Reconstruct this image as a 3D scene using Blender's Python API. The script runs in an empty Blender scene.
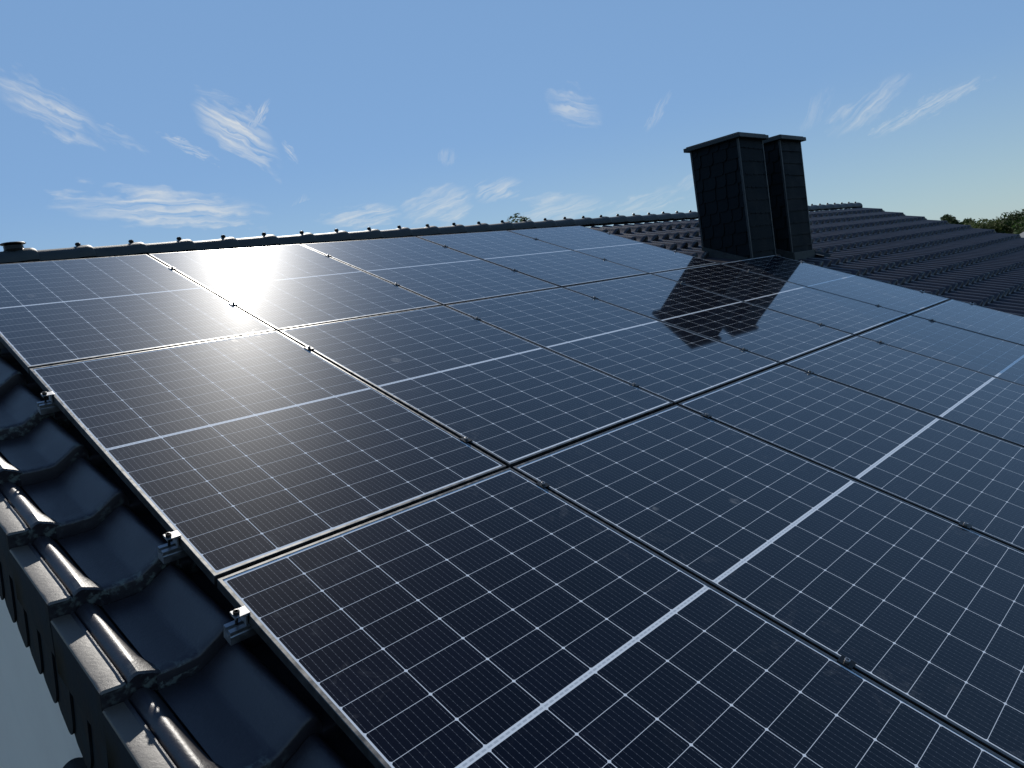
import bpy, bmesh, math, random
from mathutils import Vector, Matrix, noise
R = math.radians
random.seed(7)
scene = bpy.context.scene
col = scene.collection

# ------------------------------------------------------------------ camera
cam_d = bpy.data.cameras.new('camera')
cam = bpy.data.objects.new('camera', cam_d); col.objects.link(cam)
rt = Vector((0.702337, -0.694269, -0.157206)); upv = Vector((0.190495, -0.029477, 0.981245)); bk = Vector((-0.685882, -0.719112, 0.111552))
M = Matrix((rt, upv, bk)).transposed().to_4x4(); M.translation = Vector((-0.7051, -5.3033, 4.8974))
cam.matrix_world = M
cam_d.sensor_width = 36; cam_d.lens = 734.43/1024*36
cam_d.clip_start = 0.05; cam_d.clip_end = 6000
scene.camera = cam

# ------------------------------------------------------------------ light
SUN = Vector((0.42416, 0.71940, 0.55016)).normalized()
el = math.asin(SUN.z); az = math.atan2(SUN.x, SUN.y)
sd = bpy.data.lights.new('sun', 'SUN'); sd.energy = 4.8; sd.angle = R(0.55); sd.color = (1, .95, .87)
sun = bpy.data.objects.new('sun', sd); col.objects.link(sun)
sun.rotation_euler = SUN.to_track_quat('Z', 'Y').to_euler()
sun.location = (0, 0, 30)

SKY_STRENGTH = 0.075
SKY_TINT = (0.86, 0.97, 1.16)
CLOUDS = [
 ((0.2504, 0.9236, 0.2902), (15.0, -1.01, -11.44), (-28.99, 20.08, -40.61), 0.7, 3.4),
 ((0.4362, 0.8645, 0.2498), (15.59, -4.4, -14.0), (-22.23, 19.0, -28.94), 1, 2.1),
 ((0.3858, 0.8909, 0.2396), (29.62, -9.48, -14.55), (-62.73, 64.89, -142.36), 0.6, 5.4),
 ((0.4578, 0.8478, 0.2677), (25.07, -24.72, 33.54), (135.34, -36.82, -116.73), 0.7, 3.4),
 ((0.4891, 0.8426, 0.2253), (34.44, -3.6, -63.49), (-164.49, 122.44, -103.07), 0.5, 3.4),
 ((0.3532, 0.9191, 0.1748), (8.4, -3.66, -0.6), (-4.59, 10.47, -48.64), 0.9, 5.6),
 ((0.5603, 0.8166, 0.1386), (18.38, -13.35, 0.78), (5.76, 8.74, -78.37), 0.9, 3.4),
 ((0.6396, 0.7563, 0.1375), (16.41, -14.96, 2.31), (6.79, 1.37, -42.78), 0.9, 1.9),
 ((0.6498, 0.7344, 0.1958), (33.69, -47.97, 65.56), (66.01, -43.33, -59.11), 0.3, 1.1),
 ((0.6978, 0.7013, 0.1458), (23.44, -25.06, 4.96), (16.57, -1.31, -76.41), 0.7, 2.2),
 ((0.7634, 0.6063, 0.2228), (18.18, -17.65, -16.51), (-10.44, 25.85, -36.83), 0.7, 1.4),
 ((0.7528, 0.6492, 0.1091), (12.75, -15.57, 0.04), (5.58, 2.69, -59.07), 0.6, 2.9),
 ((0.8202, 0.5636, 0.098), (11.28, -17.6, 1.67), (11.37, -4.05, -76.96), 0.5, 3.8),
 ((0.826, 0.5256, 0.2034), (8.87, -27.53, 32.67), (82.91, -92.72, -99.59), 0.35, 4.0),
 ((0.9356, 0.3164, 0.1565), (4.43, -20.0, 10.73), (18.25, -26.97, -57.79), 0.5, 3.5),
 ((0.9546, 0.2631, 0.1398), (3.63, -17.06, 3.74), (22.12, -25.89, -105.9), 0.65, 7.8),
 ((0.9147, 0.3685, 0.1658), (0.78, -20.25, 37.69), (42.5, -80.79, -57.92), 0.25, 2.8),
 ((0.4948, 0.8552, 0.1546), (21.12, -18.82, 33.28), (75.47, -32.76, -63.61), 0.45, 2.2),
 ((0.3189, 0.9132, 0.2535), (30.37, -6.16, -17.98), (-65.2, 54.72, -117.06), 0.3, 4.7),
 ((0.4201, 0.8595, 0.291), (37.06, -15.47, -9.54), (-29.57, 57.91, -130.06), 0.25, 3.7),
 ((0.853, 0.5096, 0.1129), (26.32, -49.45, 19.92), (36.48, -35.28, -120.83), 0.3, 2.3),
]

class NB:
    """small helper to chain shader nodes"""
    def __init__(self, nt): self.nt = nt; self.N = nt.nodes; self.L = nt.links
    def put(self, sock, v):
        if isinstance(v, bpy.types.NodeSocket): self.L.new(v, sock)
        elif v is not None: sock.default_value = v
    def m(self, op, a, b=None, c=None, clamp=False):
        n = self.N.new('ShaderNodeMath'); n.operation = op; n.use_clamp = clamp
        for i, v in enumerate((a, b, c)):
            if v is not None: self.put(n.inputs[i], v)
        return n.outputs[0]
    def vm(self, op, a, b=None):
        n = self.N.new('ShaderNodeVectorMath'); n.operation = op
        self.put(n.inputs[0], a)
        if b is not None: self.put(n.inputs[1], b)
        return n.outputs['Value'] if op in ('DOT_PRODUCT', 'LENGTH') else n.outputs[0]
    def comb(self, x, y, z=0.0):
        n = self.N.new('ShaderNodeCombineXYZ')
        for i, v in enumerate((x, y, z)): self.put(n.inputs[i], v)
        return n.outputs[0]
    def sep(self, v):
        n = self.N.new('ShaderNodeSeparateXYZ'); self.L.new(v, n.inputs[0]); return n.outputs
    def noise(self, vec, scale, detail=4, rough=.55, dist=0.0):
        n = self.N.new('ShaderNodeTexNoise'); self.put(n.inputs['Vector'], vec)
        n.inputs['Scale'].default_value = scale; n.inputs['Detail'].default_value = detail
        n.inputs['Roughness'].default_value = rough; n.inputs['Distortion'].default_value = dist
        return n.outputs[0]
    def ramp(self, v, a, b, lo=0.0, hi=1.0, smooth=False):
        n = self.N.new('ShaderNodeMapRange'); self.put(n.inputs[0], v)
        if smooth: n.interpolation_type = 'SMOOTHSTEP'
        for i, x in enumerate((a, b, lo, hi)): self.put(n.inputs[i+1], x)
        return n.outputs[0]
    def mix(self, f, a, b):
        n = self.N.new('ShaderNodeMix'); n.data_type = 'RGBA'
        self.put(n.inputs[0], f); self.put(n.inputs[6], a); self.put(n.inputs[7], b)
        return n.outputs[2]

world = bpy.data.worlds.new('World'); scene.world = world; world.use_nodes = True
nb = NB(world.node_tree)
for n in list(nb.N): nb.N.remove(n)
sky = nb.N.new('ShaderNodeTexSky'); sky.sky_type = 'NISHITA'; sky.sun_disc = False
sky.sun_elevation = el; sky.sun_rotation = az; sky.altitude = 50; sky.air_density = 1.0; sky.dust_density = 0.0; sky.ozone_density = 1.6
tint = nb.N.new('ShaderNodeMix'); tint.data_type = 'RGBA'; tint.blend_type = 'MULTIPLY'; tint.inputs[0].default_value = 1
nb.L.new(sky.outputs[0], tint.inputs[6]); tint.inputs[7].default_value = (*SKY_TINT, 1)
tc = nb.N.new('ShaderNodeTexCoord'); D = tc.outputs['Generated']
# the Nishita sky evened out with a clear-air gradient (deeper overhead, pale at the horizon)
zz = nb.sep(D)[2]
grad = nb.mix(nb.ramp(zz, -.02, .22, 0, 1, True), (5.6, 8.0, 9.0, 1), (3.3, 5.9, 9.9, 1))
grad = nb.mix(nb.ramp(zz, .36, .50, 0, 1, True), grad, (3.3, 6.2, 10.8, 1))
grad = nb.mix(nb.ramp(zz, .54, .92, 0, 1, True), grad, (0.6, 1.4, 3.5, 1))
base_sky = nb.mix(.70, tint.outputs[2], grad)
def background(c):
    b_ = nb.N.new('ShaderNodeBackground'); b_.inputs['Strength'].default_value = SKY_STRENGTH
    nb.put(b_.inputs['Color'], c); return b_.outputs[0]
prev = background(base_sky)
CL_COL = (11.4, 11.6, 11.3, 1)
# clouds in groups; a group's noise is only evaluated near its clouds
for grp in ((0, 1, 2, 3, 4, 5, 17, 18, 19), (6, 7, 8, 9, 10, 11, 12, 20, 13), (14, 15, 16)):
    total = gate = None
    for k in grp:
        c, A, B, s_, asp = CLOUDS[k]
        d = nb.vm('SUBTRACT', D, c)
        u = nb.vm('DOT_PRODUCT', d, A); v = nb.vm('DOT_PRODUCT', d, B)
        fr = nb.m('GREATER_THAN', nb.vm('DOT_PRODUCT', D, c), .6)
        g0 = nb.m('MULTIPLY', nb.m('LESS_THAN', nb.m('ADD', nb.m('MULTIPLY', u, u), nb.m('MULTIPLY', v, v)), 7.0), fr)
        gate = g0 if gate is None else nb.m('MAXIMUM', gate, g0)
        w2 = nb.m('SUBTRACT', nb.noise(nb.comb(nb.m('MULTIPLY', u, 1.0*max(1, asp*.45)), nb.m('MULTIPLY', v, 1.1), k*3.7), 1.2, 3, .5, .15), .5)
        uu = nb.m('ADD', u, nb.m('MULTIPLY', w2, 1.6))
        vv = nb.m('ADD', v, nb.m('MULTIPLY', w2, 2.6))
        r2 = nb.m('ADD', nb.m('MULTIPLY', uu, uu), nb.m('MULTIPLY', vv, vv))
        mask = nb.ramp(r2, 1.6, 0.0, 0, 1, True)
        fib = nb.noise(nb.comb(nb.m('ADD', nb.m('MULTIPLY', u, .55*max(1, asp*.35)), nb.m('MULTIPLY', v, .5)), nb.m('ADD', nb.m('MULTIPLY', nb.m('ADD', v, nb.m('MULTIPLY', u, .35)), 2.3), nb.m('MULTIPLY', w2, 2.2)), k*5.1), 1.3, 4, .58, .15)
        fib = nb.ramp(fib, .34, .72, 0.0, 1)
        a = nb.m('MULTIPLY', nb.m('MULTIPLY', mask, fib), s_*(.9 if k < 6 else .72))
        a = nb.m('MULTIPLY', a, g0)
        total = a if total is None else nb.m('MAXIMUM', total, a)
    ms = nb.N.new('ShaderNodeMixShader'); nb.L.new(gate, ms.inputs[0]); nb.L.new(prev, ms.inputs[1])
    # outside the gate the noise branch is skipped
    nb.L.new(background(nb.mix(total, base_sky, CL_COL)), ms.inputs[2])
    prev = ms.outputs[0]
world.cycles.sampling_method = 'MANUAL'; world.cycles.sample_map_resolution = 256
out = nb.N.new('ShaderNodeOutputWorld'); nb.L.new(prev, out.inputs[0])

vs = scene.view_settings
vs.view_transform = 'Standard'; vs.look = 'None'; vs.exposure = -0.15; vs.gamma = 1; vs.use_curve_mapping = False

# ------------------------------------------------------------------ materials
MAT = {}
def pbr(name, color, rough=.5, metal=0.0, spec=.5, bump=None, vary=None, coat=None):
    """color; vary=(scale, other colour, lo, hi); bump=(scale, distance)"""
    m = bpy.data.materials.new(name); m.use_nodes = True; b = NB(m.node_tree)
    p = b.N['Principled BSDF']
    p.inputs['Base Color'].default_value = (*color, 1); p.inputs['Roughness'].default_value = rough
    p.inputs['Metallic'].default_value = metal; p.inputs['Specular IOR Level'].default_value = spec
    t = b.N.new('ShaderNodeTexCoord').outputs['Object']
    if vary:
        f = b.ramp(b.noise(t, vary[0], 6, .6), vary[2], vary[3])
        b.L.new(b.mix(f, (*color, 1), (*vary[1], 1)), p.inputs['Base Color'])
        b.L.new(b.ramp(f, 0, 1, rough, min(1, rough+.18)), p.inputs['Roughness'])
    if bump:
        bn = b.N.new('ShaderNodeBump'); bn.inputs['Strength'].default_value = 1; bn.inputs['Distance'].default_value = bump[1]
        b.L.new(b.noise(t, bump[0], 6, .6), bn.inputs['Height']); b.L.new(bn.outputs[0], p.inputs['Normal'])
    if coat: p.inputs['Coat Weight'].default_value = coat[0]; p.inputs['Coat Roughness'].default_value = coat[1]
    MAT[name] = m; return m

def tile_material(name, base, other, rough, spec=.5, lichen=True):
    m = pbr(name, base, rough, spec=spec)
    b = NB(m.node_tree); p = b.N['Principled BSDF']; t = b.N.new('ShaderNodeTexCoord').outputs['Object']
    big = b.ramp(b.noise(t, 7, 6, .65), .35, .75)
    spk = b.ramp(b.noise(t, 260, 3, .7), .66, .78)
    spk = b.m('MULTIPLY', spk, b.ramp(b.noise(t, 5, 3, .5), .40, .60))
    c = b.mix(big, (*base, 1), (*other, 1)); c = b.mix(b.m('MULTIPLY', spk, .55), c, (.30, .31, .30, 1))
    if lichen:   # crust of lichen and dirt gathered along the lower lip of each course
        fr = b.m('FRACT', b.m('DIVIDE', b.sep(t)[1], .405))
        lip = b.ramp(fr, .0, .13, 1, 0)
        lic = b.m('MULTIPLY', b.ramp(b.noise(t, 38, 6, .7), .50, .60), b.m('MULTIPLY', lip, b.ramp(b.noise(t, 4, 3, .5), .42, .6)))
        c = b.mix(b.m('MULTIPLY', lic, .8), c, (.16, .19, .17, 1)); spk = b.m('MAXIMUM', spk, lic)
    b.L.new(c, p.inputs['Base Color'])
    b.L.new(b.m('ADD', b.ramp(big, 0, 1, rough, rough+.14), b.m('MULTIPLY', spk, .3)), p.inputs['Roughness'])
    bn = b.N.new('ShaderNodeBump'); bn.inputs['Strength'].default_value = .8; bn.inputs['Distance'].default_value = .0012
    b.L.new(b.m('ADD', b.noise(t, 90, 5, .65), b.m('MULTIPLY', b.noise(t, 600, 2, .5), .35)), bn.inputs['Height']); b.L.new(bn.outputs[0], p.inputs['Normal'])
    return m
tile_material('roof_tile', (.019, .016, .020), (.032, .028, .033), .37, .65)
tile_material('verge_cap_finish', (.060, .048, .036), (.095, .078, .060), .52, 1.0, False)
tile_material('ridge_tile', (.030, .036, .036), (.05, .055, .052), .50, .35)
pbr('slate', (.009, .011, .016), .65, spec=.12, vary=(9, (.018, .024, .028), .35, .7), bump=(60, .0012))
pbr('slate_edge', (.013, .018, .022), .5, vary=(5, (.020, .026, .03), .35, .7))
pbr('chimney_slate', (.004, .0070, .0095), .6, spec=.1, vary=(6, (.008, .0125, .016), .35, .7), bump=(45, .002))
pbr('cap_metal', (.016, .022, .025), .5, .3, vary=(4, (.03, .036, .038), .4, .7))
pbr('lead', (.014, .020, .023), .6, .2, vary=(20, (.04, .05, .05), .4, .7), bump=(25, .003))
pbr('frame_metal', (.105, .105, .10), .34, .9, spec=.5, vary=(30, (.15, .15, .15), .4, .7))
pbr('aluminium', (.36, .36, .36), .42, 1.0, vary=(40, (.5, .51, .52), .4, .7))
pbr('black_metal', (.02, .02, .02), .35, .8)
pbr('render_wall', (.88, .77, .66), .9, vary=(1.3, (.81, .70, .60), .35, .7), bump=(220, .0015))
pbr('soffit', (.25, .26, .26), .8)
pbr('gutter', (.05, .055, .06), .4, .6)
pbr('window_glass', (.02, .025, .03), .05)
pbr('window_frame', (.7, .7, .7), .5)
pbr('bark', (.06, .045, .03), .9, vary=(8, (.10, .08, .06), .4, .7))
pbr('grey_roof', (.06, .065, .07), .7, vary=(3, (.09, .095, .10), .4, .7))
pbr('brick', (.28, .15, .11), .85)

def leaf_material(name, a, bcol):
    m = bpy.data.materials.new(name); m.use_nodes = True; b = NB(m.node_tree); p = b.N['Principled BSDF']
    t = b.N.new('ShaderNodeTexCoord').outputs['Object']
    f = b.ramp(b.noise(t, 1.3, 5, .7), .35, .68)
    b.L.new(b.mix(f, (*a, 1), (*bcol, 1)), p.inputs['Base Color']); p.inputs['Roughness'].default_value = .75; p.inputs['Specular IOR Level'].default_value = .15
    tr = b.N.new('ShaderNodeBsdfTranslucent'); b.L.new(b.mix(f, (a[0]*1.5, a[1]*1.6, a[2], 1), (bcol[0]*1.5, bcol[1]*1.6, bcol[2], 1)), tr.inputs[0])
    mx = b.N.new('ShaderNodeMixShader'); mx.inputs[0].default_value = .35
    b.L.new(p.outputs[0], mx.inputs[1]); b.L.new(tr.outputs[0], mx.inputs[2]); b.L.new(mx.outputs[0], b.N['Material Output'].inputs[0])
    MAT[name] = m
leaf_material('leaves_green', (.03, .06, .016), (.06, .095, .025))
leaf_material('leaves_olive', (.05, .075, .02), (.085, .10, .03))
leaf_material('leaves_dark', (.02, .042, .014), (.04, .065, .02))

def grass_material():
    m = pbr('grass_ground', (.06, .10, .03), .9)
    b = NB(m.node_tree); p = b.N['Principled BSDF']; t = b.N.new('ShaderNodeTexCoord').outputs['Object']
    f = b.ramp(b.noise(t, .08, 8, .65), .35, .65); g = b.ramp(b.noise(t, 6, 5, .6), .3, .7)
    b.L.new(b.mix(f, b.mix(g, (.018, .028, .010, 1), (.030, .045, .015, 1)), (.045, .045, .022, 1)), p.inputs['Base Color'])
grass_material()

# ---- photovoltaic glass: cells, bus bars, backsheet grid, dust
PW, PH = 1.139, 1.747          # panel width (along the ridge) and length (down the slope)
def pv_material():
    m = bpy.data.materials.new('solar_glass'); m.use_nodes = True; b = NB(m.node_tree); p = b.N['Principled BSDF']
    tcn = b.N.new('ShaderNodeTexCoord'); o = b.sep(tcn.outputs['Object'])
    info = b.N.new('ShaderNodeObjectInfo').outputs['Random']
    X = b.m('SUBTRACT', o[0], PW/2)               # centred across
    Y = b.m('SUBTRACT', b.m('MULTIPLY', o[1], -1.0), PH/2)    # centred, down the slope positive
    PX, PY, MID = .1848, .0941, .0074             # cell pitch, half cell pitch, half of the middle band
    aY = b.m('SUBTRACT', b.m('ABSOLUTE', Y), MID)
    def cell(v, pitch):                           # distance from the centre of the cell
        q = b.m('DIVIDE', v, pitch); return b.m('MULTIPLY', b.m('SUBTRACT', b.m('FRACT', q), .5), pitch)
    cx = cell(b.m('ADD', X, PX*3), PX); cy = cell(aY, PY)
    ax = b.m('ABSOLUTE', cx); ay = b.m('ABSOLUTE', cy)
    dx = b.m('SUBTRACT', PX/2-.0010, ax); dy = b.m('SUBTRACT', PY/2-.00065, ay)   # positive inside the cell
    ch = b.m('SUBTRACT', b.m('ADD', dx, dy), .0042)
    inside = b.m('MINIMUM', b.m('MINIMUM', dx, dy), ch)
    lim = b.m('MINIMUM', b.m('SUBTRACT', PX*3-.001, b.m('ABSOLUTE', X)), b.m('MINIMUM', b.m('SUBTRACT', PY*9-.0008, aY), aY))
    inside = b.m('MINIMUM', inside, lim)
    isc = b.ramp(inside, -.00025, .00025)
    # ten bus bars per cell, running down the slope, with solder pads
    bp = PX/10
    bb = b.m('ABSOLUTE', cell(b.m('ADD', X, PX*3), bp))
    bar = b.ramp(bb, .00026, .00046, 1, 0)
    pad = b.m('MULTIPLY', b.ramp(bb, .0007, .0010, 1, 0), b.ramp(b.m('ABSOLUTE', cell(b.m('ADD', aY, .0077), .01542)), .0011, .0016, 1, 0))
    bar = b.m('MAXIMUM', b.m('MULTIPLY', bar, .75), pad)
    # fine fingers across the cell are far too thin to draw: only a slight tone change per cell
    idv = b.comb(b.m('FLOOR', b.m('DIVIDE', b.m('ADD', X, PX*3), PX)), b.m('FLOOR', b.m('DIVIDE', Y, PY)), b.m('MULTIPLY', info, 91))
    wn = b.N.new('ShaderNodeTexWhiteNoise'); b.L.new(idv, wn.inputs[0])
    cellc = b.mix(wn.outputs[0], (.0010, .0018, .0060, 1), (.0022, .0031, .0090, 1))
    cellc = b.mix(b.m('MULTIPLY', bar, .75), cellc, (.17, .18, .20, 1))
    # backsheet: white, in the middle band a tinned ribbon with dashes
    rib = b.ramp(b.m('ABSOLUTE', Y), .0026, .0032, 1, 0)
    dash = b.ramp(b.m('ABSOLUTE', cell(b.m('ADD', X, PX*3), .0184)), .0055, .0062, 1, 0)
    sheet = b.mix(b.m('MULTIPLY', rib, b.ramp(dash, 0, 1, .25, .75)), (.84, .86, .86, 1), (.46, .49, .52, 1))
    c = b.mix(isc, sheet, cellc)
    # dust: fine film, denser blotches near the edges, dried drops
    pos = b.vm('ADD', tcn.outputs['Object'], b.comb(b.m('MULTIPLY', info, 37.0), b.m('MULTIPLY', info, 11.0), 0))
    film = b.ramp(b.noise(pos, 2.2, 7, .62), .3, .8)
    smear = b.ramp(b.noise(pos, 11, 6, .72, .8), .56, .78)
    edge = b.ramp(b.m('MINIMUM', b.m('SUBTRACT', PW/2, b.m('ABSOLUTE', X)), b.m('SUBTRACT', PH/2, b.m('ABSOLUTE', Y))), .02, .22, 1, .12)
    smear = b.m('MULTIPLY', smear, edge)
    vor = b.N.new('ShaderNodeTexVoronoi'); vor.inputs['Scale'].default_value = 3.2; b.L.new(pos, vor.inputs['Vector'])
    vc = b.sep(vor.outputs['Color'])
    rr = b.m('ADD', vor.outputs['Distance'], b.m('MULTIPLY', b.noise(pos, 30, 3, .6), .05))
    rad = b.ramp(vc[1], 0, 1, .06, .15)
    drop = b.m('MULTIPLY', b.ramp(b.m('SUBTRACT', rr, rad), -.012, .012, 1, 0), b.m('GREATER_THAN', vc[0], .80))
    drop = b.m('MULTIPLY', drop, b.ramp(b.noise(pos, 40, 3, .6), .35, .65, .2, 1))
    vor2 = b.N.new('ShaderNodeTexVoronoi'); vor2.inputs['Scale'].default_value = 38; b.L.new(pos, vor2.inputs['Vector'])
    vc2 = b.sep(vor2.outputs['Color'])
    speck = b.m('MULTIPLY', b.ramp(vor2.outputs['Distance'], .03, .07, 1, 0), b.m('GREATER_THAN', vc2[0], .88))
    dust = b.m('ADD', b.m('MULTIPLY', film, .004), b.m('ADD', b.m('MULTIPLY', smear, .17), b.m('ADD', b.m('MULTIPLY', drop, .30), b.m('MULTIPLY', speck, .05))), clamp=True)
    c = b.mix(dust, c, (.42, .40, .37, 1))
    b.L.new(c, p.inputs['Base Color'])
    p.inputs['Roughness'].default_value = .42
    p.inputs['Specular IOR Level'].default_value = .008
    b.L.new(b.m('MULTIPLY', b.m('MULTIPLY', bar, isc), .12), p.inputs['Metallic'])
    p.inputs['Coat Weight'].default_value = 1.0
    p.inputs['Coat IOR'].default_value = 1.40
    b.L.new(b.m('ADD', b.ramp(film, 0, 1, .032, .044), b.m('MULTIPLY', dust, .6)), p.inputs['Coat Roughness'])
    MAT['solar_glass'] = m
pv_material()

# ------------------------------------------------------------------ helpers
Z0 = 5.6; PITCH = R(22)
RM = Matrix.Translation((0, 0, Z0)) @ Matrix.Rotation(PITCH, 4, 'X')     # roof space: x along ridge, y up the slope, z off the roof
def rp(x, y, h): return RM @ Vector((x, -y, h))                            # y counted DOWN the slope

def meshobj(name, verts, faces, mat, parent=None, smooth=False, mats=None, fmat=None):
    me = bpy.data.meshes.new(name); me.from_pydata([tuple(v) for v in verts], [], faces); me.update()
    bm = bmesh.new(); bm.from_mesh(me); bmesh.ops.recalc_face_normals(bm, faces=bm.faces); bm.to_mesh(me); bm.free()
    me.materials.append(MAT[mat])
    if mats:
        for x in mats: me.materials.append(MAT[x])
        for i, k in enumerate(fmat): me.polygons[i].material_index = k
    if smooth:
        for p in me.polygons: p.use_smooth = True
        me.set_sharp_from_angle(angle=R(smooth if smooth is not True else 40))
    o = bpy.data.objects.new(name, me); col.objects.link(o)
    if parent: o.parent = parent
    return o
def bmobj(name, bm, mat, parent=None, smooth=False):
    bmesh.ops.recalc_face_normals(bm, faces=bm.faces)
    me = bpy.data.meshes.new(name); bm.to_mesh(me); bm.free(); me.materials.append(MAT[mat])
    if smooth:
        for p in me.polygons: p.use_smooth = True
        me.set_sharp_from_angle(angle=R(smooth if smooth is not True else 40))
    o = bpy.data.objects.new(name, me); col.objects.link(o)
    if parent: o.parent = parent
    return o
def box(bm, x0, x1, y0, y1, z0, z1, bevel=0):
    vs = [bm.verts.new(p) for p in ((x0,y0,z0),(x1,y0,z0),(x1,y1,z0),(x0,y1,z0),(x0,y0,z1),(x1,y0,z1),(x1,y1,z1),(x0,y1,z1))]
    fs = [bm.faces.new([vs[i] for i in f]) for f in ((0,3,2,1),(4,5,6,7),(0,1,5,4),(1,2,6,5),(2,3,7,6),(3,0,4,7))]
    if bevel:
        es = set(e for f in fs for e in f.edges)
        bmesh.ops.bevel(bm, geom=list(es), offset=bevel, segments=2, affect='EDGES', profile=.6)
def lathe(bm, prof, n=16, M=None, cap=True):
    rings = []
    for r, z in prof:
        ring = []
        for i in range(n):
            a = 2*math.pi*i/n; p = Vector((r*math.cos(a), r*math.sin(a), z))
            ring.append(bm.verts.new(M @ p if M else p))
        rings.append(ring)
    for a, b2 in zip(rings, rings[1:]):
        for i in range(n): bm.faces.new((a[i], a[(i+1) % n], b2[(i+1) % n], b2[i]))
    if cap: bm.faces.new(rings[0][::-1]); bm.faces.new(rings[-1])
def empty(name, loc=(0,0,0), rot=(0,0,0)):
    o = bpy.data.objects.new(name, None); col.objects.link(o); o.location = loc; o.rotation_euler = rot; o.empty_display_size = .2
    return o
def tag(o, label=None, cat=None, group=None, kind=None):
    for k, v in (('label', label), ('category', cat), ('group', group), ('kind', kind)):
        if v: o[k] = v
    return o
def copy_tree(o, parent=None):
    c = o.copy(); col.objects.link(c); c.parent = parent
    for ch in list(o.children): copy_tree(ch, c)
    return c

# ------------------------------------------------------------------ ground
g = meshobj('ground', [(-3000,-3000,0),(3000,-3000,0),(3000,3000,0),(-3000,3000,0)], [(0,1,2,3)], 'grass_ground')
tag(g, 'green and straw coloured grass spreading round the house', 'ground', kind='structure')

# ------------------------------------------------------------------ house
X_L, X_R = -.335, 16.06        # verges
T = .225; CR = .405; PAN = -.184; LIFT = .056
NCOURSE = 15                   # courses, noses at y = k*CR, k = -0 .. 14
house = empty('house', (0, 0, 0))
tag(house, 'house under the solar panels with glossy anthracite tiled roof and grey rendered gable', 'house')

YR = .54                       # ridge line (world y)
EAVE = 14*CR
# walls
bm = bmesh.new()
xw0, xw1 = -.255, 15.9
yf = rp(0, EAVE-.45, -.22).y; yb = 2*YR-yf
ze = rp(0, EAVE-.45, -.24).z; zr = Z0-.12
for (a, b2) in (((xw0, yf), (xw1, yf)), ((xw0, yb), (xw1, yb))):
    vsx = [bm.verts.new(p) for p in ((a[0],a[1],0),(b2[0],b2[1],0),(b2[0],b2[1],ze),(a[0],a[1],ze))]; bm.faces.new(vsx)
for x in (xw0, xw1):
    vsx = [bm.verts.new(p) for p in ((x,yf,0),(x,yb,0),(x,yb,ze),(x,YR,zr),(x,yf,ze))]; bm.faces.new(vsx)
bmesh.ops.remove_doubles(bm, verts=bm.verts, dist=.001)
bmobj('wall', bm, 'render_wall', house)

# --- roof tile field
def tile_profile(n=1):
    # (s, h) over one tile; s=0 just right of a roll edge
    return [(0, 0), (.012, .001), (.05, -.002), (.095, -.001), (.108, .001), (.114, .004), (.158, .036), (.172, .049), (.185, .058), (.198, .062), (.209, .057), (.218, .046), (.2235, .032), (.2245, .004)]
XF0 = -.205
PROF = tile_profile()
def field_heights(s, h, t, nose):
    """t 0 at the top of the course, 1 at the nose"""
    return PAN + h + LIFT*(t-1.0) + LIFT
def build_field(name, x_start, ntile, k0, k1, parent):
    V, Fc = [], []
    for k in range(k0, k1):
        ynose = k*CR
        rows = [(0.0, 0), (.55, 0), (.9, 0), (.965, 0), (.99, -.004), (1.0, -.011)]
        for i in range(ntile):
            jit = random.uniform(-.0018, .0018); jh = random.uniform(-.0012, .0012)
            base = len(V); n = len(PROF)
            for t, dz in rows:
                y = ynose - CR*(1-t) + jit*(t > .5)
                for s, h in PROF:
                    flare = 1.0
                    V.append(Vector((x_start+i*T+s, -y, PAN+h+LIFT*t+dz+jh)))
            y = ynose + jit
            for s, h in PROF: V.append(Vector((x_start+i*T+s, -y+.002, PAN+h-.002)))
            nr = len(rows)+1
            for r in range(nr-1):
                for c in range(n-1):
                    a = base+r*n+c; Fc.append((a, a+1, a+n+1, a+n))
    o = meshobj(name, V, Fc, 'roof_tile', parent, smooth=50)
    return o
NT = int((X_R-.12-XF0)/T)-2
front = build_field('roof', XF0, NT, 0, NCOURSE, house)
front.matrix_local = RM
back = front.copy(); col.objects.link(back); back.parent = house
cx = XF0+NT*T/2
back.matrix_local = Matrix.Translation((2*cx, 2*YR, 0)) @ Matrix.Rotation(math.pi, 4, 'Z') @ RM
front['label'] = 'sunny-side tiled roof slope carrying the solar panels'
XR_END = XF0+NT*T
# underlay so that nothing shows through the tile joints
for o_, mm in ((front, RM), (back, back.matrix_local)):
    u = meshobj('underlay', [(-.25, .55, PAN-.012), (XR_END+.05, .55, PAN-.012), (XR_END+.05, -EAVE, PAN-.012), (-.25, -EAVE, PAN-.012)], [(0,1,2,3)], 'gutter', o_)

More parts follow.
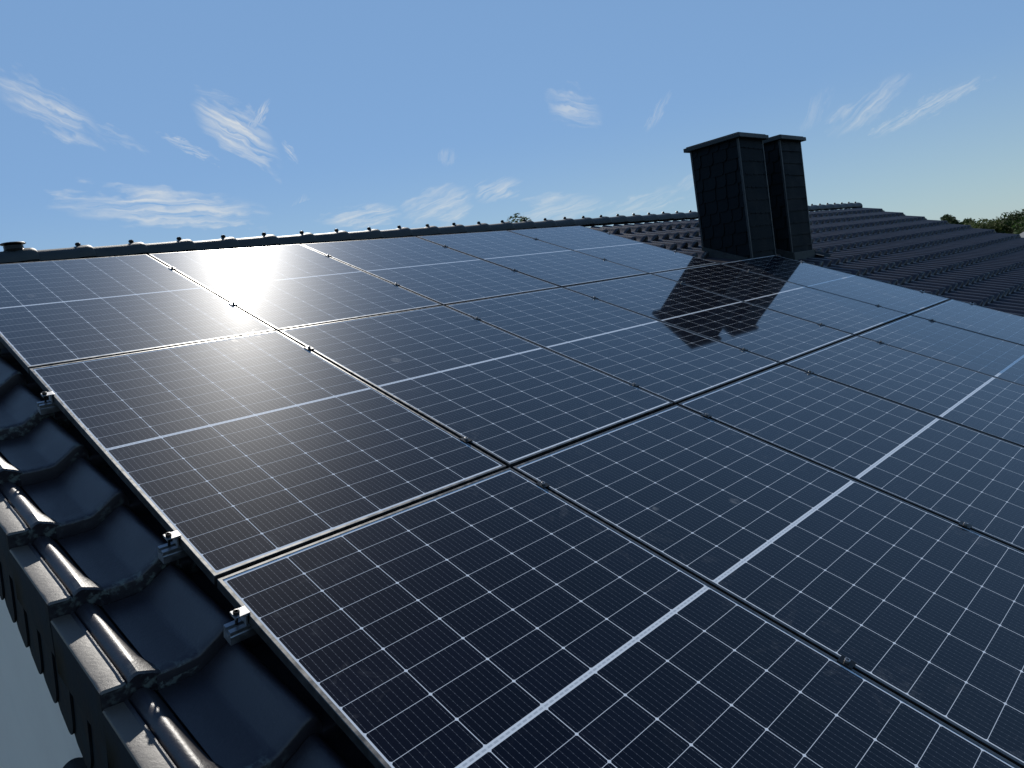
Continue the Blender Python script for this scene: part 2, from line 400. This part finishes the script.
# --- verge tiles: flat cap, outer skirt, roll with flared nose
def verge_mesh(mirror=False):
    V, Fc = [], []
    st = [0.0, .3, .6, .78, .88, .95, .985, 1.0]
    def prof(t, dz):
        fl = max(0, (t-.70)/.30); fl = fl*fl*(3-2*fl)
        P = [(-.335, -.298), (-.335, -.114), (-.332, -.1095), (-.327, -.1080), (-.286, -.1125), (-.281, -.1085), (-.2775, -.1085), (-.2765, -.118),
             (-.2745, -.118), (-.268, -.106), (-.258, -.0975), (-.247, -.0945), (-.236-.0*fl, -.098-.002*fl), (-.224+.010*fl, -.109-.001*fl),
             (-.213+.020*fl, -.124), (-.207+.026*fl, -.137+.002*fl), (-.207+.026*fl, -.150)]
        return P
    rows = []
    for t in st:
        dz = 0 if t < .95 else (-.003 if t < .99 else -.009)
        y = -CR*(1-t)
        rows.append([Vector((x, -y, h+(LIFT*t-LIFT if j > 0 else LIFT*t-LIFT)+(dz if j > 1 else 0))) for j, (x, h) in enumerate(prof(t, dz))])
    n = len(rows[0])
    for r in rows: V += r
    for r in range(len(rows)-1):
        for c in range(n-1): a = r*n+c; Fc.append((a, a+1, a+n+1, a+n))
    # nose face: down 38 mm
    last = (len(rows)-1)*n
    b0 = len(V)
    for j, v in enumerate(rows[-1]):
        drop = .059 if 1 <= j <= n-2 else .0
        V.append(Vector((v.x+(.0 if j else 0), v.y+.004, v.z-drop)))
    for c in range(n-1): Fc.append((last+c, last+c+1, b0+c+1, b0+c))
    # inner side of the skirt
    b1 = len(V)
    for t in (0.0, 1.0):
        y = -CR*(1-t)
        V.append(Vector((-.318, -y, -.298+LIFT*t-LIFT))); V.append(Vector((-.318, -y, -.14+LIFT*t-LIFT)))
    Fc += [(b1, b1+1, b1+3, b1+2), (0, b1, b1+2, last)]
    Fc += [(last, last+1, b1+3, b1+2)]
    if mirror: V = [Vector((-v.x, v.y, v.z)) for v in V]
    return V, Fc
V, Fc = verge_mesh()
def cap_faces(V, Fc):
    return [2 if all(abs(abs(V[i].x)-.335) < .001 for i in f) else 1 if all(min(abs(V[i].x), .34) > .284 and abs(V[i].z+.13) < .055 for i in f) and abs(sum((V[i].z for i in f))/len(f)-max(V[i].z for i in f)) < .03 and len(set(round(V[i].x, 3) for i in f)) > 1 else 0 for f in Fc]
vt = meshobj('verge_tile', V, Fc, 'roof_tile', house, smooth=35, mats=['verge_cap_finish', 'slate'], fmat=cap_faces(V, Fc))
vt.matrix_local = RM @ Matrix.Translation((0, -CR*(-0), 0))
for k in range(1, NCOURSE):
    o = vt.copy(); col.objects.link(o); o.parent = house
    o.matrix_local = RM @ Matrix.Translation((random.uniform(-.0015, .0015), -CR*k, random.uniform(-.001, .001))) @ Matrix.Rotation(random.uniform(-.003, .003), 4, 'Z')
V, Fc = verge_mesh(True)
vr = meshobj('verge_tile', V, Fc, 'roof_tile', house, smooth=35)
DXR = XR_END-.207
vr.matrix_local = RM @ Matrix.Translation((DXR+.010, 0, 0))
for k in range(1, NCOURSE):
    o = vr.copy(); col.objects.link(o); o.parent = house; o.matrix_local = RM @ Matrix.Translation((DXR+.010, -CR*k, 0))

# --- slate cladding under the verge (left gable)
def cladding():
    V, Fc = [], []
    step = .152; k = 0; y = -.5
    while y < EAVE:
        x = -.3165 + .0
        d = .008
        # outline in (y, h): left edge straight, right edge bulging and rounded at the bottom
        top, bot = -.235, -.592
        pts = []
        pts.append((y-.035, top)); pts.append((y-.035, bot+.02)); pts.append((y-.01, bot+.004))
        for q in range(9):
            a = -math.pi/2 + q/8*math.pi/2
            pts.append((y+step-.075+.075*math.cos(a)*1.0, bot+.11+.11*math.sin(a)))
        pts.append((y+step+.004, top))
        n = len(pts); b0 = len(V)
        for (yy, h) in pts:
            tilt = (top-h)*.02 + (yy-y)/step*.007
            V.append(Vector((x-tilt, -yy, h)))
        for (yy, h) in pts:
            tilt = (top-h)*.02 + (yy-y)/step*.007
            V.append(Vector((x-tilt+.0055, -yy, h)))
        Fc.append(tuple(range(b0, b0+n))); Fc.append(tuple(range(b0+2*n-1, b0+n-1, -1)))
        for i in range(n): j = (i+1) % n; Fc.append((b0+i, b0+j, b0+n+j, b0+n+i))
        y += step
    return V, Fc
V, Fc = cladding(); cl = meshobj('verge_slates', V, Fc, 'slate', house); cl.matrix_local = RM
bm = bmesh.new(); box(bm, -.308, -.2555, -EAVE, .57, -.580, -.19)
bb = bmobj('verge_board', bm, 'gutter', house); bb.matrix_local = RM
bm = bmesh.new(); box(bm, XR_END+.05, XR_END+.10, -EAVE, .57, -.45, -.19)
bb = bmobj('verge_board', bm, 'gutter', house); bb.matrix_local = RM
# gutter at the eaves
pe = rp(0, EAVE+.02, -.19)
for sgn in (1, -1):
    bm = bmesh.new(); n = 10; V1 = []
    yc = pe.y-.03 if sgn == 1 else 2*YR-pe.y+.03
    for x in (-.33, XR_END+.1):
        V1.append([bm.verts.new((x, yc+.065*math.cos(math.pi+math.pi*i/n), pe.z+.065*math.sin(math.pi+math.pi*i/n))) for i in range(n+1)])
    for i in range(n): bm.faces.new((V1[0][i], V1[0][i+1], V1[1][i+1], V1[1][i]))
    bmobj('gutter', bm, 'gutter', house, smooth=True)

# --- ridge tiles
def ridge_mesh():
    V, Fc = [], []; n = 14
    st = [(-.335, .094, 0), (-.06, .102, 0), (-.02, .106, .003), (0.035, .109, .006), (.06, .108, .006), (.072, .103, .003)]
    for x, r, dz in st:
        for i in range(n+1):
            a = math.pi*i/n
            V.append(Vector((x, -r*math.cos(a)*1.06, (r*.86)*math.sin(a)**.85+dz)))
    for k in range(len(st)-1):
        for i in range(n): a = k*(n+1)+i; Fc.append((a, a+1, a+n+2, a+n+1))
    b0 = len(V); r = .085
    for i in range(n+1):
        a = math.pi*i/n; V.append(Vector((.070, -r*math.cos(a), r*.8*math.sin(a))))
    L = (len(st)-1)*(n+1)
    for i in range(n): Fc.append((L+i, L+i+1, b0+i+1, b0+i))
    return V, Fc
V, Fc = ridge_mesh()
ZR = Z0+.062
rc = meshobj('ridge_tile', V, Fc, 'ridge_tile', house, smooth=50)
rc.location = (.89, YR, ZR)
bm = bmesh.new()
lathe(bm, [(.009, .088), (.009, .100), (.017, .101), (.019, .112), (.012, .120), (.003, .122)], 10)
box(bm, -.012, .055, -.011, .011, .0885, .1005, .002)
clip = bmobj('ridge_clip', bm, 'black_metal', rc, smooth=35)
x = .89-.35*3; xs = []
while x < X_R-.42:
    xs.append(x); x += .3515
for x in xs:
    if abs(x-.89) < .1: continue
    o = rc.copy(); col.objects.link(o); o.parent = house; o.location = (x, YR+random.uniform(-.002, .002), ZR+random.uniform(-.002, .002))
    o.rotation_euler = (0, random.uniform(-.004, .004), random.uniform(-.004, .004))
    c2 = clip.copy(); col.objects.link(c2); c2.parent = o
# end disc at the far gable
bm = bmesh.new(); lathe(bm, [(.002, 0), (.10, 0), (.105, .008), (.10, .014), (.002, .016)], 24, Matrix.Rotation(R(90), 4, 'Y'))
e = bmobj('ridge_end', bm, 'ridge_tile', house, smooth=30); e.location = (xs[-1]+.074, YR, ZR+.005); e.scale = (1, 1, .9)
# ventilation cowl on the ridge
bm = bmesh.new(); Mv = Matrix.Translation((.50, YR-.005, ZR+.08))
lathe(bm, [(.060, 0), (.062, .012), (.058, .015), (.058, .040), (.052, .043)], 20, Mv)
cowl = bmobj('ridge_vent', bm, 'black_metal', house, smooth=35)
bm = bmesh.new(); lathe(bm, [(.04, .044), (.072, .050), (.078, .054), (.070, .059), (.02, .062)], 20, Mv)
bmobj('vent_lid', bm, 'black_metal', cowl, smooth=35)

# --- chimneys clad in small slates
def slates_on(V, Fc, org, ux, W, H, rowh, sw, out, rng, curved=True):
    """lay overlapping slates on a vertical wall: org lower corner, ux horizontal unit, out outward unit"""
    nrow = int(math.ceil(H/rowh))
    for r in range(nrow):
        z0 = r*rowh; x = -sw*rng.uniform(.1, .9)
        while x < W-.004:
            w = sw*rng.uniform(.82, 1.2)
            a, b2 = max(x, 0), min(x+w, W)
            if b2-a > .006:
                z1 = min(z0+rowh+.03, H); zb = z0+rng.uniform(-.004, .004)
                zb = max(zb, 0.0)
                cut = (b2 < W-.001) and curved
                pts = [(a, z1), (a, zb+.004), (a+.008, zb)]
                if cut:
                    for q in range(5):
                        t = q/4; ang = -math.pi/2+t*math.pi/2
                        pts.append((b2-.034+.03*math.cos(ang), zb+.055+.055*math.sin(ang)))
                    pts.append((b2-.006, z1))
                else: pts += [(b2-.003, zb), (b2-.003, z1)]
                n = len(pts); b0 = len(V); lift = rng.uniform(.001, .004)
                for layer in (0, 1):
                    for (px, pz) in pts:
                        tl = (z1-pz)/(z1-zb+1e-6)
                        off = .002+.009*tl+lift*tl + (px-a)/(b2-a+1e-6)*.008 - layer*.006
                        V.append(org+ux*px+Vector((0, 0, pz))+out*off)
                Fc.append(tuple(range(b0, b0+n)))
                for i in range(n): j = (i+1) % n; Fc.append((b0+i, b0+j, b0+n+j, b0+n+i))
            x += w
def chimney(x0, x1, y0, y1, ztop, seed, label):
    """y0 front (low y), y1 back"""
    rng = random.Random(seed)
    zb = 4.72; H = ztop-zb
    core = bmesh.new(); box(core, x0+.012, x1-.012, y0+.012, y1-.012, zb, ztop)
    ch = bmobj('chimney', core, 'chimney_slate', house); ch['label'] = label
    V, Fc = [], []
    slates_on(V, Fc, Vector((x0+.012, y0+.012, zb)), Vector((1, 0, 0)), x1-x0-.024, H, .135, .105 if seed == 1 else .6, Vector((0, -1, 0)), rng)
    slates_on(V, Fc, Vector((x0+.012, y1-.012, zb)), Vector((0, -1, 0)), y1-y0-.024, H, .125, .135, Vector((-1, 0, 0)), rng)
    slates_on(V, Fc, Vector((x1-.012, y0+.012, zb)), Vector((0, 1, 0)), y1-y0-.024, H, .135, .15, Vector((1, 0, 0)), rng)
    slates_on(V, Fc, Vector((x1-.012, y1-.012, zb)), Vector((-1, 0, 0)), x1-x0-.024, H, .135, .15, Vector((0, 1, 0)), rng)
    meshobj('slate_cladding', V, Fc, 'chimney_slate', ch)
    b = bmesh.new()
    for (cx_, cy_) in ((x0, y0), (x1, y0), (x0, y1), (x1, y1)):
        sx = 1 if cx_ == x0 else -1; sy = 1 if cy_ == y0 else -1
        xs_ = sorted((cx_, cx_+sx*.014)); ys_ = sorted((cy_-sy*.006, cy_+sy*.014))
        box(b, xs_[0]-.003, xs_[1]+.003, ys_[0], ys_[1], zb, ztop-.002)
    bmobj('corner_strip', b, 'slate_edge', ch)
    b = bmesh.new(); box(b, x0-.052, x1+.052, y0-.052, y1+.052, ztop-.001, ztop+.040, .005)
    box(b, x0-.03, x1+.03, y0-.03, y1+.03, ztop+.0405, ztop+.052, .003)
    bmobj('chimney_cap', b, 'cap_metal', ch)
    # lead flashing: apron in front, stepped sides
    b = bmesh.new()
    Vf = []
    yfr = (-(y0) )                       # world -> down slope distance on the tile plane
    def roofz(y): return Z0 + math.tan(PITCH)*y - .085/math.cos(PITCH)
    for (xx0, xx1, ya, yb2, up) in ((x0-.02, x1+.02, y0-.025, y0-.004, .05), ):
        zz = roofz(y0)
        box(b, xx0, xx1, ya, yb2, zz-.15, zz+up, .003)
    for sx in (x0-.022, x1+.004):
        v = [b.verts.new(p) for p in ((sx, y0-.025, roofz(y0)-.10), (sx+.018, y0-.025, roofz(y0)-.10), (sx+.018, y1, roofz(y1)-.10), (sx, y1, roofz(y1)-.10),
                                      (sx, y0-.025, roofz(y0)+.05), (sx+.018, y0-.025, roofz(y0)+.05), (sx+.018, y1, roofz(y1)+.05), (sx, y1, roofz(y1)+.05))]
        for f in ((0,3,2,1),(4,5,6,7),(0,1,5,4),(1,2,6,5),(2,3,7,6),(3,0,4,7)): b.faces.new([v[i] for i in f])
    bmobj('flashing', b, 'lead', ch)
    # dressed apron over the tiles beside the chimney
    return ch
ZT = Z0+.568
chimney(6.55, 7.09, -1.575, -1.02, ZT, 1, 'slate-clad chimney nearer the photographer, with broad left face')
ch2 = chimney(7.53, 8.07, -1.56, -1.05, ZT+.02, 2, 'narrower slate-clad chimney standing behind the first')
# crumpled lead apron to the right of the second chimney
V, Fc = [], []; nx, ny = 12, 16
for j in range(ny+1):
    for i in range(nx+1):
        x = 8.075+i*.020; y = 1.30+j*.034
        s = ((x-XF0) % T); hh = 0
        for (s0, h0), (s1, h1) in zip(PROF, PROF[1:]):
            if s0 <= s <= s1 and s1 > s0: hh = h0+(h1-h0)*(s-s0)/(s1-s0)
        V.append(Vector((x, -y, PAN+LIFT-.012+hh*.9+.010+.006*noise.noise(Vector((x*14, y*14, 2))))))
for j in range(ny):
    for i in range(nx): a = j*(nx+1)+i; Fc.append((a, a+1, a+nx+2, a+nx+1))
ap = meshobj('flashing_apron', V, Fc, 'lead', ch2, smooth=60); ap.matrix_local = RM

# --- narrow dark ledge with a rolled top edge on the gable, just below the photographer
V, Fc = [], []; n = 22
for yy in (-2.50, -3.9):
    for i in range(n):
        t = i/(n-1); x = -.256-.22*t
        V.append(Vector((x, yy, 3.605-.03*t+.034*abs(math.sin(2.0*math.pi*t+.3)))))
for i in range(n-1): Fc.append((i, i+1, n+i+1, n+i))
m2 = len(V)
for v in list(V): V.append(v-Vector((0, 0, .07)))
for i in range(n-1): Fc += [(m2+i, m2+n+i, m2+n+i+1, m2+i+1), (i, m2+i, m2+i+1, i+1), (n+i, n+i+1, m2+n+i+1, m2+n+i)]
Fc += [(n-1, m2+n-1, m2+2*n-1, 2*n-1), (0, n, m2+n, m2)]
meshobj('gable_ledge', V, Fc, 'chimney_slate', house, smooth=40)

# ------------------------------------------------------------------ solar panels
PIT_X, PIT_Y = 1.154, 1.7643
def frame_mesh():
    prof = [(0, -.030), (0, -.0012), (.0012, 0), (.0098, 0), (.0108, -.0010), (.0108, -.0062), (.002, -.0062), (.002, -.028), (.026, -.028), (.026, -.030)]
    cs = [(0, 0, 1, 1), (PW, 0, -1, 1), (PW, PH, -1, -1), (0, PH, 1, -1)]
    V = []
    for (x, y, sx, sy) in cs:
        for d, h in prof: V.append(Vector((x+sx*d, -(y+sy*d), h)))
    n = len(prof); Fc = []
    for k in range(4):
        k2 = (k+1) % 4
        for i in range(n): j = (i+1) % n; Fc.append((k*n+i, k*n+j, k2*n+j, k2*n+i))
    return V, Fc
root = empty('solar_panel', rp(0, 0, 0), (PITCH, 0, 0))
V, Fc = frame_mesh(); meshobj('frame', V, Fc, 'frame_metal', root)
bm = bmesh.new(); i0 = .0104
box(bm, i0, PW-i0, -(PH-i0), -i0, -.0056, -.0018)
bmobj('glass', bm, 'solar_glass', root)
bm = bmesh.new(); box(bm, PW/2-.055, PW/2+.055, -(PH/2+.04), -(PH/2-.04), -.022, -.0058, .002)
bmobj('junction_box', bm, 'black_metal', root)
LAB = {(0,0): 'leftmost solar panel of the top row under the ridge, left of the sun glare',
 (0,1): 'solar panel under the ridge carrying the white sun glare, second from the left',
 (0,2): 'third solar panel from the left in the top row under the ridge',
 (0,3): 'fourth solar panel from the left in the top row under the ridge',
 (0,4): 'last solar panel of the top row, ending at bare tiles left of the chimneys',
 (1,0): 'leftmost solar panel of the middle row, beside the verge tiles',
 (1,1): 'second solar panel from the left in the middle row',
 (1,2): 'third solar panel from the left in the middle row',
 (1,3): 'fourth solar panel of the middle row, left edge of the chimney reflection on it',
 (1,4): 'fifth solar panel of the middle row, mostly covered by the dark chimney reflection',
 (1,5): 'rightmost solar panel of the middle row, directly below the chimneys',
 (2,0): 'nearest leftmost solar panel of the bottom row, large in the foreground',
 (2,1): 'second solar panel from the left in the bottom row, running off the lower right corner',
 (2,2): 'third solar panel from the left in the bottom row, cut by the right picture edge',
 (2,3): 'fourth solar panel from the left in the bottom row, at the right picture edge',
 (2,4): 'fifth solar panel from the left in the bottom row, a thin blue strip',
 (2,5): 'rightmost solar panel of the bottom row, pale blue beside the bare tiled roof'}
first = True
for r in range(3):
    for c in range(5 if r == 0 else 6):
        o = root if first else copy_tree(root); first = False
        o.location = rp(PIT_X*c+.0055, PIT_Y*r+.0085, random.uniform(-.0008, .0008))
        flat = (r, c) in ((0, 0), (0, 1), (1, 0))
        o.rotation_euler = (PITCH+(0 if flat else random.uniform(-.0009, .0009)), 0 if flat else random.uniform(-.0011, .0011), random.uniform(-.0004, .0004))
        tag(o, LAB[(r, c)], 'solar panel', 'solar panels laid in rows on the tiled roof')

# ------------------------------------------------------------------ mounting rails with clamps and roof hooks
def rail(y, xend, label):
    ln = xend+.125
    e = empty('mounting_rail', rp(-.065, y, -.0325), (PITCH, 0, 0))
    tag(e, label, 'mounting rail', 'aluminium rails under the solar panels')
    sec = [(-.020, -.040), (.020, -.040), (.020, -.016), (.016, -.013), (.020, -.010), (.020, 0), (.006, 0), (.006, -.004), (.012, -.006), (.012, -.014), (-.012, -.014), (-.012, -.006), (-.006, -.004), (-.006, 0), (-.020, 0), (-.020, -.010), (-.016, -.013), (-.020, -.016)]
    V = [Vector((x, a, h)) for x in (.020, ln-.020) for a, h in sec]; n = len(sec)
    Fc = [(i, (i+1) % n, n+(i+1) % n, n+i) for i in range(n)] + [tuple(range(n)), tuple(range(2*n-1, n-1, -1))]
    meshobj('rail_profile', V, Fc, 'aluminium', e)
    ncol = int(round(xend/PIT_X))
    for side in (0, 1):       # end clamps
        b = bmesh.new(); s = 1 if side == 0 else -1
        x0 = .065-.005 if side == 0 else ln-.059
        # plate over the frame, plate outside, leg
        def bx(a0, a1, y0, y1, z0, z1): box(b, min(x0+s*a0, x0+s*a1), max(x0+s*a0, x0+s*a1), y0, y1, z0, z1, .0008)
        bx(-.024, .017, -.016, .016, .0335, .0365)
        bx(.003, .008, -.018, .018, .001, .0333)
        bx(-.024, -.0215, -.016, .016, .029, .0333)
        cl_ = bmobj('end_clamp', b, 'aluminium', e)
        b = bmesh.new()
        lathe(b, [(.0040, .002), (.0040, .0372), (.0085, .0374), (.0085, .045), (.0055, .0455), (.0055, .041), (.001, .041)], 12, Matrix.Translation((x0-s*.014, 0, 0)))
        bmobj('bolt', b, 'black_metal', cl_, smooth=30)
    for k in range(1, ncol):  # clamps between panels
        b = bmesh.new(); xc = .065+PIT_X*k
        box(b, xc-.018, xc+.018, -.020, .020, .0333, .0365, .0008)
        box(b, xc-.0085, xc+.0085, -.020, .020, .004, .0331, .0005)
        cl_ = bmobj('middle_clamp', b, 'black_metal', e)
        b = bmesh.new()
        lathe(b, [(.0075, .0366), (.0075, .0440), (.005, .0445), (.005, .0405), (.001, .0405)], 12, Matrix.Translation((xc, 0, 0)))
        bmobj('bolt', b, 'aluminium', cl_, smooth=30)
    for k in range(0, int(ln/.9)+1):  # roof hooks
        b = bmesh.new(); xc = .155+.9*k
        if xc > ln-.05: break
        box(b, xc-.015, xc+.015, -.027, -.0205, -.080, -.006, .001)
        box(b, xc-.015, xc+.015, -.027, .11, -.0865, -.0805, .001)
        bmobj('roof_hook', b, 'aluminium', e)
    return e
rail(.41, PIT_X*5, 'topmost aluminium rail, near the ridge under the upper panel row')
rail(1.26, PIT_X*5, 'second aluminium rail from the ridge, under the upper panel row')
rail(2.08, PIT_X*6, 'upper aluminium rail under the middle panel row, its end showing at the left')
rail(3.275, PIT_X*6, 'lower aluminium rail under the middle panel row, just above the row gap')
rail(3.70, PIT_X*6, 'aluminium rail with bright cut end just below the row gap at the left')
rail(4.83, PIT_X*6, 'lowest aluminium rail, under the bottom panel row')

# ------------------------------------------------------------------ neighbour house
nh = empty('neighbour_house', (47.5, 3.6, -.2), (0, 0, R(12)))
tag(nh, 'distant house with pale grey roof below the trees at the right', 'house')
bm = bmesh.new(); box(bm, -5, 5, -3.6, 3.6, 0, 2.6); bmobj('wall', bm, 'soffit', nh)
V = [(-5.4,-4.1,2.45),(5.4,-4.1,2.45),(5.4,0,4.35),(-5.4,0,4.35),(5.4,4.1,2.45),(-5.4,4.1,2.45)]
V2 = [(a, b2, c-.18) for a, b2, c in V]
meshobj('roof', V+V2, [(0,1,2,3),(3,2,4,5),(6,9,8,7),(9,11,10,8),(0,3,9,6),(3,5,11,9),(1,7,8,2),(2,8,10,4),(0,6,7,1),(5,4,10,11)], 'grey_roof', nh)
bm = bmesh.new(); box(bm, -1.10, -.85, -.6, -.35, 3.9, 4.50, .01); box(bm, -1.14, -.81, -.64, -.31, 4.502, 4.55, .01); bmobj('chimney', bm, 'slate', nh)
for xx in (-3, 0, 3):
    bm = bmesh.new(); box(bm, xx-.6, xx+.6, -3.66, -3.603, .9, 2.1, .01); wf = bmobj('window', bm, 'window_frame', nh)
    bm = bmesh.new(); box(bm, xx-.52, xx+.52, -3.675, -3.662, .98, 2.02); bmobj('pane', bm, 'window_glass', wf)

# ------------------------------------------------------------------ trees
def tree(loc, H, W, mat, label, seed, group='trees beyond the roof', dens=1.0, leaf=.16, base=.25):
    rng = random.Random(seed)
    t = empty('tree', loc); tag(t, label, 'tree', group)
    b = bmesh.new()
    def limb(p0, p1, r0, r1, n=7):
        d = (p1-p0).normalized(); q = d.to_track_quat('Z', 'Y').to_matrix().to_4x4(); q.translation = p0
        L = (p1-p0).length
        lathe(b, [(r0, 0), ((r0+r1)/2*.97, L*.5), (r1, L)], n, q)
    top = Vector((rng.uniform(-.2, .2), rng.uniform(-.2, .2), H*.78))
    limb(Vector((0, 0, -.05)), top*.5, H*.028, H*.018); limb(top*.5, top, H*.018, H*.006)
    blobs = []
    nb_ = int(15*dens)
    for i in range(nb_):
        a = rng.uniform(0, 2*math.pi); zz = rng.uniform(base, .93)
        rad = W/2*math.sqrt(max(.05, 1-((zz-.55)/.48)**2))*rng.uniform(.35, .85)
        c = Vector((math.cos(a)*rad, math.sin(a)*rad, H*zz)); blobs.append((c, rng.uniform(.16, .27)*W))
        st = top*rng.uniform(.35, .95); limb(st, c, H*.008, H*.003, 5)
    blobs.append((Vector((0, 0, H*.88)), .2*W))
    bmobj('trunk', b, 'bark', t, smooth=True)
    V, Fc = [], []
    for c, r in blobs:
        n = int(420*dens)
        for _ in range(n):
            d = Vector((rng.gauss(0, 1), rng.gauss(0, 1), rng.gauss(0, 1))).normalized()
            p = c+Vector((d.x, d.y, d.z*.8))*r*rng.uniform(.45, 1.08)
            s = leaf*rng.uniform(.6, 1.4)
            u = Vector((rng.gauss(0, 1), rng.gauss(0, 1), rng.gauss(0, 1))).normalized(); v = u.orthogonal().normalized(); k = len(V)
            V += [p-u*s, p+v*s*.45, p+u*s, p-v*s*.45]; Fc.append((k, k+1, k+2, k+3))
    meshobj('crown', V, Fc, mat, t)
    return t
TR = [((69.5, 8.0, 0), 5.75, 4.8, 'leaves_dark', 'tall dark tree rising highest at the right picture edge'),
      ((68.5, 10.3, 0), 5.2, 3.6, 'leaves_olive', 'olive yellowish tree left of the tall dark one at the right'),
      ((74.5, 9.6, 0), 5.4, 3.4, 'leaves_green', 'low green tree between the olive and the dark tree'),
      ((73.0, 12.4, 0), 5.5, 3.4, 'leaves_olive', 'small rounded yellow green tree in the middle of the distant row'),
      ((75.0, 14.1, 0), 5.35, 3.2, 'leaves_green', 'round green tree at the left end of the distant row'),
      ((87.1, 17.6, 0), 6.75, 3.0, 'leaves_dark', 'small dark tree top just above the far verge tiles'),
      ((86.6, 16.2, 0), 5.95, 2.2, 'leaves_green', 'low bushy tree top right of the small dark one above the verge'),
      ((66.0, 5.2, 0), 5.6, 4.6, 'leaves_green', 'broad green tree standing beyond the pale grey roof'),
      ((24.5, 19.0, 0), 9.5, 3.0, 'leaves_olive', 'leafy tree top peeping over the ridge tiles')]
for i, (loc, H, W, mt, lb) in enumerate(TR):
    tree(loc, H-(.25 if i < 5 else 0), W, mt, lb, 20+i, dens=1.0 if i != 8 else .9, leaf=.13 if i != 8 else .085)
